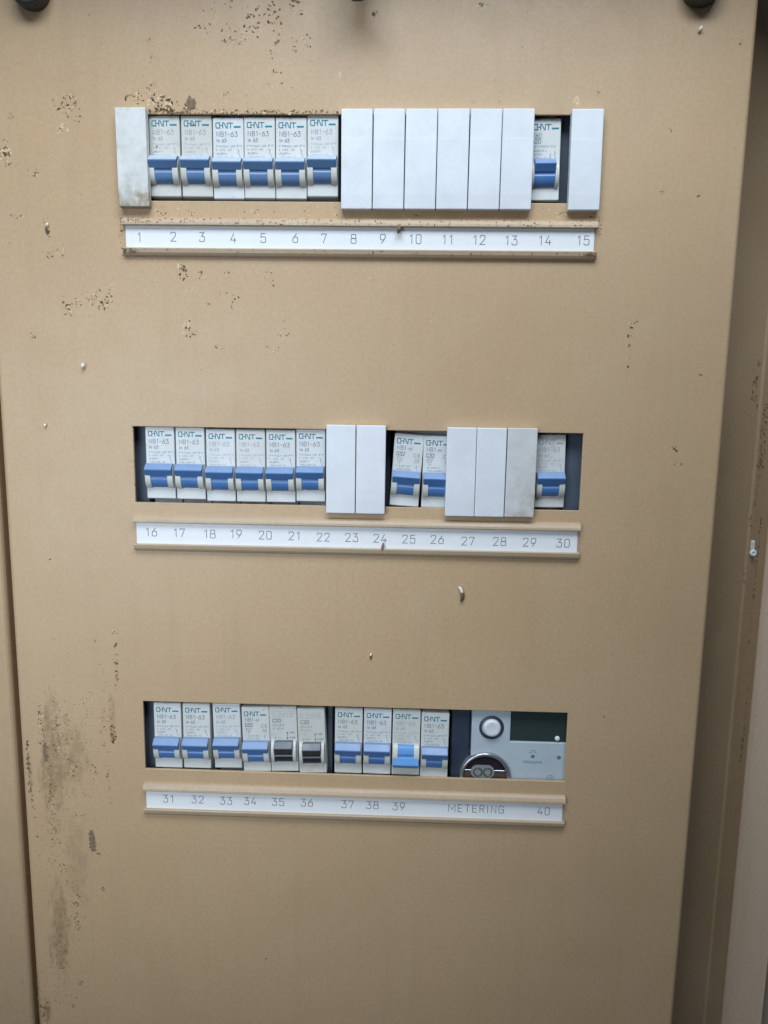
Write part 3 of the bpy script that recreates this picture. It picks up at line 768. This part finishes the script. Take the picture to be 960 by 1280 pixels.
# ------------------------------------------------------------------ rust, flaked paint and dirt on the panel
rnd = random.Random(11)
FL = {k: bmesh.new() for k in ('rust', 'rust_dark', 'flake', 'tar', 'orange')}
def fleck(mat, x, z, r, p=0.0, asp=None, lift=None):
    bm = FL[mat]; n = rnd.randint(6, 9)
    asp = asp or rnd.uniform(.6, 1.5); a0 = rnd.uniform(0, 6.28); tl = rnd.uniform(0, 3.14)
    lift = lift if lift is not None else min(.30, r*.22)
    ca, sa = math.cos(tl), math.sin(tl)
    ring = []
    for k in range(n):
        a = a0 + 6.2832*k/n; rr = r*rnd.uniform(.5, 1.25)
        X, Zz = rr*math.cos(a)*asp, rr*math.sin(a)/asp
        ring.append(bm.verts.new(V(x + X*ca - Zz*sa, z + X*sa + Zz*ca + -PANEL_ROOT_Z, p - .03)))
    inner = [bm.verts.new(v.co.lerp(V(x, z - PANEL_ROOT_Z, p), .35) + V(0, 0, lift*rnd.uniform(.5, 1.1))) for v in ring]
    for k in range(n):
        j = (k+1) % n; bm.faces.new((ring[k], ring[j], inner[j], inner[k]))
    bm.faces.new(inner)
def cluster(u, v, ru, rv, n, r0=.18, r1=.7, mats='rust', pale=0.0, p=0.0, line=False):
    x, z = unp(u, v, p); k = 2.12
    for i in range(n):
        if line: X, Zz = rnd.gauss(0, .35)*ru, rnd.uniform(-1, 1)*rv
        else:
            a = rnd.uniform(0, 6.28); q = rnd.random()**.6
            X, Zz = math.cos(a)*q*ru, math.sin(a)*q*rv
        mt = rnd.choice(mats) if isinstance(mats, tuple) else mats
        if rnd.random() < pale*.8 + .12 and mats is RD: mt = 'flake'; r0_ = 1
        r = 1.3*(r0 + (r1 - r0)*rnd.random()**2.0)
        fleck(mt, x + X/k, z + Zz/k, r, p, lift=.06 if mt == 'flake' else None)
RD = ('rust', 'rust', 'rust_dark')
C = cluster
# above the first opening
C(344, 25, 10, 26, 50, .2, .8, RD, .1); C(372, 8, 10, 12, 34, .2, .9, RD, .1); C(318, 22, 14, 22, 26, .18, .7, RD, .1); C(290, 53, 16, 5, 22, .2, .7, RD)
C(266, 34, 22, 7, 16, .2, .6, RD); C(300, 40, 16, 9, 18, .2, .7, RD, .1); C(386, 50, 9, 10, 14, .2, .6, RD); C(366, 58, 6, 10, 9, .2, .55, RD); C(392, 76, 8, 6, 8, .15, .5, RD)
C(340, 68, 3, 8, 6, .2, .6, RD); C(344, 90, 9, 5, 8, .2, .55, RD); C(335, 106, 10, 4, 6, .15, .5, RD); C(357, 107, 9, 4, 5, .15, .5, RD); C(281, 118, 6, 6, 6, .2, .6, RD)
C(314, 137, 9, 4, 9, .2, .7, RD, .5); C(306, 5, 30, 5, 14, .15, .55, RD); C(265, 8, 20, 8, 8, .15, .5, RD); C(186, 50, 4, 4, 6, .2, .6, RD); C(191, 72, 4, 3, 4, .2, .5, RD)
C(93, 122, 14, 5, 12, .2, .7, RD); C(82, 132, 18, 14, 46, .18, .75, RD, .3); C(98, 148, 6, 5, 10, .2, .6, RD); C(76, 161, 9, 6, 14, .2, .9, RD, .65)
C(178, 120, 26, 10, 36, .2, .8, RD, .25); C(196, 128, 20, 8, 44, .2, .9, RD, .5); C(212, 131, 12, 6, 26, .25, 1.1, RD, .7); C(187, 108, 7, 6, 9, .2, .6, RD, .4)
C(238, 131, 5, 6, 26, .7, 1.5, 'tar'); C(204, 138, 12, 2, 26, .3, .9, 'rust_dark'); C(236, 138, 8, 3, 10, .3, .8, 'tar')
C(6, 192, 9, 9, 36, .3, 1.3, RD, .55); C(15, 206, 9, 4, 12, .2, .7, RD); C(12, 147, 5, 5, 8, .2, .6, RD); C(40, 216, 8, 6, 12, .2, .6, RD, .2); C(18, 270, 12, 5, 10, .2, .6, RD, .2)
C(5, 178, 6, 6, 7, .2, .6, RD)
C(59, 290, 3, 8, 12, .3, .8, 'rust_dark'); C(58, 274, 5, 5, 8, .2, .5, RD); C(64, 318, 16, 8, 26, .15, .6, RD, .15); C(78, 308, 8, 8, 8, .15, .5, RD, .3); C(20, 292, 5, 3, 5, .15, .5, RD)
C(86, 384, 10, 11, 34, .18, .8, RD, .2); C(98, 376, 4, 8, 8, .2, .6, RD); C(127, 376, 14, 13, 60, .2, .85, RD, .25); C(140, 358, 4, 6, 8, .2, .5, RD, .6); C(42, 420, 6, 4, 8, .15, .5, RD); C(112, 372, 5, 8, 8, .15, .5, RD)
C(229, 340, 6, 10, 32, .25, .8, RD, .15); C(224, 333, 3, 3, 5, .4, 1.0, 'flake'); C(253, 346, 7, 7, 16, .2, .6, RD, .15); C(240, 362, 8, 5, 10, .15, .45, RD, .4); C(282, 344, 6, 6, 8, .15, .5, RD); C(279, 366, 6, 3, 8, .2, .6, RD)
C(260, 381, 2, 2, 4, .3, .6, 'rust_dark'); C(294, 374, 5, 6, 8, .2, .6, RD); C(291, 386, 3, 6, 6, .15, .4, RD); C(237, 411, 9, 10, 34, .2, .75, RD, .45); C(274, 433, 5, 5, 10, .25, .8, RD, .35)
C(337, 347, 8, 12, 18, .2, .6, RD, .15); C(355, 414, 14, 7, 16, .15, .55, RD, .15); C(345, 434, 12, 7, 12, .15, .5, RD, .15); C(348, 400, 8, 5, 5, .15, .4, RD); C(468, 350, 8, 5, 7, .15, .45, RD); C(545, 400, 10, 10, 10, .12, .4, RD)
C(468, 17, 4, 4, 14, .3, .8, RD, .3); C(604, 8, 9, 6, 18, .2, .8, RD, .3); C(425, 93, 3, 2, 6, .4, .8, 'flake'); C(720, 126, 5, 4, 12, .4, 1.1, 'flake'); C(748, 118, 3, 4, 5, .2, .5, RD)
# lower left streaks
C(145, 825, 5, 48, 34, .2, .75, RD, 0, 0, True); C(146, 844, 3, 8, 10, .3, .8, 'rust_dark'); C(146, 806, 2, 4, 6, .3, .7, 'rust_dark'); C(141, 918, 5, 14, 34, .25, .9, 'rust_dark'); C(138, 890, 4, 26, 26, .2, .6, RD, 0, 0, True)
C(120, 800, 4, 4, 5, .2, .5, RD); C(66, 798, 3, 3, 4, .2, .6, RD); C(62, 699, 2, 2, 3, .3, .6, 'rust_dark'); C(115, 880, 5, 20, 12, .15, .55, RD, 0, 0, True); C(128, 912, 6, 24, 26, .15, .55, RD, 0, 0, True)
C(51, 905, 7, 30, 60, .2, .7, RD, 0, 0, True); C(57, 940, 4, 13, 34, .6, 1.2, 'tar', 0, 0, True); C(72, 915, 7, 36, 60, .18, .65, RD, 0, 0, True); C(86, 930, 8, 46, 70, .15, .65, RD, 0, 0, True)
C(64, 1000, 9, 60, 90, .15, .65, RD, 0, 0, True); C(36, 960, 3, 40, 44, .25, .75, 'rust_dark', 0, 0, True); C(40, 995, 3, 20, 16, .25, .7, RD, 0, 0, True); C(92, 955, 8, 22, 26, .15, .6, RD); C(118, 965, 6, 12, 12, .2, .7, RD)
C(136, 980, 3, 28, 18, .2, .65, RD, 0, 0, True); C(115, 1045, 3.5, 8, 26, .7, 1.5, 'tar', 0, 0, True); C(116, 1056, 3, 9, 34, .8, 1.5, 'tar'); C(122, 1067, 2, 2, 4, .4, .8, 'tar'); C(128, 1113, 5, 6, 9, .2, .7, RD); C(70, 1040, 10, 30, 36, .15, .5, RD, 0, 0, True)
C(78, 1085, 6, 12, 22, .15, .6, RD); C(95, 1122, 8, 16, 30, .18, .65, RD); C(98, 1155, 7, 20, 36, .15, .6, RD); C(76, 1185, 11, 34, 90, .15, .55, RD); C(90, 1250, 10, 16, 24, .15, .6, RD); C(101, 1228, 4, 4, 8, .2, .6, RD)
C(56, 1262, 7, 20, 46, .25, 1.0, ('orange', 'orange', 'rust')); C(44, 1022, 2, 2, 3, .3, .6, 'rust_dark'); C(47, 1046, 2, 2, 3, .3, .6, 'rust_dark'); C(104, 1018, 4, 3, 4, .2, .6, RD)
C(80, 1020, 24, 60, 46, .12, .4, RD); C(100, 900, 40, 60, 40, .12, .4, RD)
# the long speckled band down the left side
for u, v, ru, rv, n in ((62, 900, 16, 70, 120), (78, 960, 26, 100, 170), (66, 1040, 22, 70, 100), (84, 1130, 24, 60, 110), (74, 1210, 20, 60, 120), (132, 900, 14, 80, 70), (50, 1240, 8, 40, 50), (105, 940, 26, 80, 70)):
    C(u, v, ru, rv, n, .10, .42, ('rust', 'rust', 'rust', 'rust_dark', 'orange'), 0, 0, True)
# right hand side
C(788, 408, 3, 4, 7, .25, .7, RD); C(796, 402, 3, 4, 5, .2, .5, RD); C(787, 420, 2, 3, 5, .3, .8, 'rust_dark'); C(788, 433, 3, 4, 6, .2, .6, RD); C(787, 446, 2, 3, 5, .2, .6, RD); C(786, 458, 2, 2, 4, .2, .5, RD)
C(875, 468, 3, 3, 5, .25, .6, 'rust_dark'); C(843, 561, 4, 4, 8, .25, .7, RD, .3); C(848, 580, 6, 4, 12, .2, .7, RD, .4); C(741, 806, 4, 1, 4, .3, .7, 'flake'); C(800, 815, 8, 4, 6, .15, .45, RD); C(756, 895, 3, 3, 3, .2, .5, RD)
C(828, 240, 2, 3, 4, .25, .6, 'rust_dark'); C(874, 244, 2, 2, 3, .3, .6, 'rust_dark'); C(926, 53, 4, 4, 6, .2, .5, 'rust_dark'); C(839, 162, 2, 2, 3, .25, .5, 'rust_dark'); C(332, 1198, 2, 2, 2, .3, .5, 'rust_dark'); C(636, 474, 1, 2, 3, .25, .6, 'flake')
C(455, 455, 420, 300, 60, .10, .28, RD); C(480, 1000, 330, 230, 24, .10, .28, RD); C(450, 60, 420, 55, 70, .10, .3, RD); C(110, 300, 105, 260, 110, .10, .32, RD)
# cut edges of the first opening, strip under it and the first label holder
for i in range(260):
    u = 186 + 238*rnd.random()**1.3; C(u, 141.5 - abs(rnd.gauss(0, 2.0)), 2, 1, 1, .2, .65, rnd.choice(('rust_dark', 'rust', 'rust', 'orange', 'flake')))
for i in range(60): C(rnd.uniform(184, 740), 264 + rnd.gauss(0, 3), 2, 2, 1, .15, .6, RD if True else 'rust', .45)
for u, v, n in ((198, 262, 10), (240, 266, 14), (318, 265, 14), (700, 268, 12), (205, 268, 8)): C(u, v, 7, 4, n, .2, .6, RD, .4)
for i in range(420):
    u = 155 + 588*rnd.random()**1.25; f_ = rnd.random(); t0 = HOLD[0][0]
    x, _ = unp(u, 277, 3)
    zz = t0 - .1 - 4.0*f_
    prf = [(t0-.1, 1.2), (t0-1.2, 2.6), (t0-2.8, 3.5), (t0-4.2, 3.7)]
    pp = 1.2
    for (za, pa), (zb_, pb) in zip(prf, prf[1:]):
        if zb_ <= zz <= za: pp = pa + (pb-pa)*(za-zz)/(za-zb_)
    pp += .12
    mt = rnd.choice(('rust', 'rust_dark', 'flake', 'flake', 'rust'))
    fleck(mt, x, zz, .16 + .5*rnd.random()**2, pp + .05, lift=.05)
for i in range(210):
    x = rnd.choice((-136 + 9*rnd.random()**1.5, 136 - 7*rnd.random()**1.5, rnd.uniform(-136, 136)))
    fleck(rnd.choice(RD), x, HOLD[0][1] + rnd.uniform(1.9, 4.1), .14 + .5*rnd.random()**2, 3.42, lift=.08)
for i in range(40): fleck(rnd.choice(RD), -137.6 + rnd.gauss(0, .9), rnd.uniform(HOLD[0][1], HOLD[0][0]), .15 + .5*rnd.random()**2, 0)
for i in range(40): fleck(rnd.choice(RD), 137.4 + rnd.gauss(0, .8), rnd.uniform(HOLD[0][0]-8, HOLD[0][0]+3), .15 + .5*rnd.random()**2, 0)
for i in range(30): fleck('rust_dark', -CX - .4 + rnd.gauss(0, .25), rnd.uniform(*ROWS[1][::-1]), .15 + .35*rnd.random()**2, 0)
for r_ in (1, 2):
    for i in range(40): fleck(rnd.choice(('rust', 'flake', 'rust_dark')), rnd.uniform(-136, 136), HOLD[r_][0] - rnd.uniform(.2, 3.8), .1 + .25*rnd.random()**2, 2.9, lift=.05) if False else None
nm = {'rust': 'rust_flecks', 'rust_dark': 'rust_flecks', 'flake': 'paint_flakes', 'tar': 'mud_smears', 'orange': 'rust_flecks'}
for k, bm in FL.items():
    o = put(nm[k], mesh_of(bm, nm[k] + k, M[k]), panel); o['kind'] = 'stuff'

# rust along the right frame, and the pale plug there
FR = bmesh.new(); FL['frame'] = FR
def fc(u, v, ru, rv, n, r0, r1):
    x, z = unp(u, v, P_F)
    for i in range(n): 
        X = x + rnd.gauss(0, .4)*ru/2.05
        pf = DR - .4 + (X - xr - .9) * ((DE - DR + .4)/(xe + .6 - xr)) if X > xr + .5 else DR + (xr - X)*.45
        if X < xe - .2: fleck('frame', X, z + rnd.uniform(-1, 1)*rv/2.05, r0 + (r1-r0)*rnd.random()**2, pf + .15)
fc(951, 545, 10, 45, 110, .2, .8); fc(944, 600, 8, 40, 40, .2, .6); fc(948, 700, 3, 60, 60, .25, .7); fc(940, 780, 4, 40, 20, .2, .6); fc(930, 945, 4, 30, 40, .25, .8); fc(936, 890, 3, 60, 36, .2, .6); fc(922, 1020, 2, 60, 20, .2, .5); fc(933, 650, 3, 8, 6, .3, .7); fc(925, 720, 8, 8, 8, .2, .6); fc(936, 480, 8, 30, 26, .2, .7)
bmesh.ops.translate(FR, verts=FR.verts, vec=(0, 0, (PANEL_ROOT_Z - CZ)*S))
o = put('rust_flecks', mesh_of(FR, 'rust_flecks_frame', M['rust_dark']), cab); o['kind'] = 'stuff'

x, z = unp(939, 688, -62)
pl_p = DR - .4 + (x - xr - .9) * ((DE - DR + .4)/(xe + .6 - xr))
plug = thing('screw_plug', 'small white plastic plug on the rusty right frame', 'plug', x, z, pl_p)
bm = bmesh.new(); lathe(bm, [(2.5,-2.5),(2.5,2.2),(2.0,3.0),(1.0,3.2),(.7,2.4),(0,2.4)], 0, -1.2, 20); put('plug_head', mesh_of(bm, 'plug_head', M['white']), plug)
bm = bmesh.new(); box(bm, -2.2, .9, .6, 7.4, -2.2, 2.0, .6); put('plug_tab', mesh_of(bm, 'plug_tab', M['white_grey']), plug)

# ------------------------------------------------------------------ little cocoons and specks stuck to the panel
def cocoon(name, label, cat, u, v, pts, mats, p=0.0, group=None):
    x, z = unp(u, v, p)
    root = thing(name, label, cat, x, z, p, group)
    for nm_, chain, mat in pts:
        bm = bmesh.new(); n = 14; rings = []
        for (a, b_, pp, r) in chain:
            rings.append([bm.verts.new(V(a + r*math.cos(6.2832*k/n), b_, pp + r*math.sin(6.2832*k/n))) for k in range(n)])
        for A, B in zip(rings, rings[1:]):
            for k in range(n): bm.faces.new((A[k], A[(k+1)%n], B[(k+1)%n], B[k]))
        bm.faces.new(rings[0]); bm.faces.new(rings[-1])
        put(nm_, mesh_of(bm, nm_ + name, mats[mat], True), root)
cm = {'c': M['cream'], 'b': M['cocoon'], 't': M['tar']}
cocoon('insect_cocoon', 'curved brown cocoon with a cream end stuck below number 27', 'cocoon', 577, 742,
       [('tip', [(-1.6,4.6,.9,.2),(-1.4,4.4,1.0,.75),(-.7,3.3,1.2,.95),(.0,1.6,1.3,1.0),(.2,.9,1.3,.9)], 'c'),
        ('case', [(.1,1.4,1.2,.7),(.3,.6,1.3,1.05),(.5,-1.2,1.3,1.15),(.3,-3,1.2,1.05),(-.1,-4.4,1.0,.7),(-.3,-4.9,.9,.15)], 'b')], cm)
cocoon('insect_cocoon', 'tiny brown cocoon with a cream tip on the bare beige panel', 'cocoon', 463.5, 820,
       [('tip', [(.3,2.0,.7,.1),(.3,1.8,.7,.55),(.1,.8,.8,.65),(0,.4,.8,.5)], 'c'),
        ('case', [(0,.7,.7,.5),(0,-.2,.8,.72),(-.1,-1.4,.7,.6),(-.2,-2.0,.6,.1)], 'b')], cm)
for u, v, r, lab in ((105, 458, 1.15, 'cream pellet stuck to bare paint left of the openings'), (57.5, 532, .75, 'small cream pellet level with the opening above number 16'), (60, 282, .8, 'cream pellet above a dark rust fleck, left of number 1'), (874.5, 38, .95, 'tiny cream pellet just under the right black knob')):
    cocoon('insect_pellet', lab, 'pellet', u, v, [('shell', [(.2*r,1.5*r,1.6*r,.1*r),(.2*r,1.3*r,1.7*r,.7*r),(0,0,1.5*r,1.0*r),(-.2*r,-1.1*r,1.0*r,.75*r),(-.2*r,-1.5*r,.5*r,.1*r)], 'c')], cm)
cocoon('insect_cocoon', 'dark little cocoon hanging on the strip between 9 and 10', 'cocoon', 498.5, 287, [('case', [(0,2.0,3.4,.3),(0,1.6,3.8,.9),(.2,.2,4.4,1.2),(.1,-1.5,4.6,1.1),(-.2,-2.6,3.6,.6),(-.3,-3,3,.1)], 't')], cm)
cocoon('insect_cocoon', 'dark little cocoon under number 24 on the holder edge', 'cocoon', 478.5, 684.5, [('case', [(.2,3.6,2.0,.1),(.2,3.0,2.3,.5),(0,1.4,2.9,.85),(-.1,0,3.3,.8),(-.2,-.9,3.4,.4),(-.2,-1.1,3.4,.1)], 't')], cm)
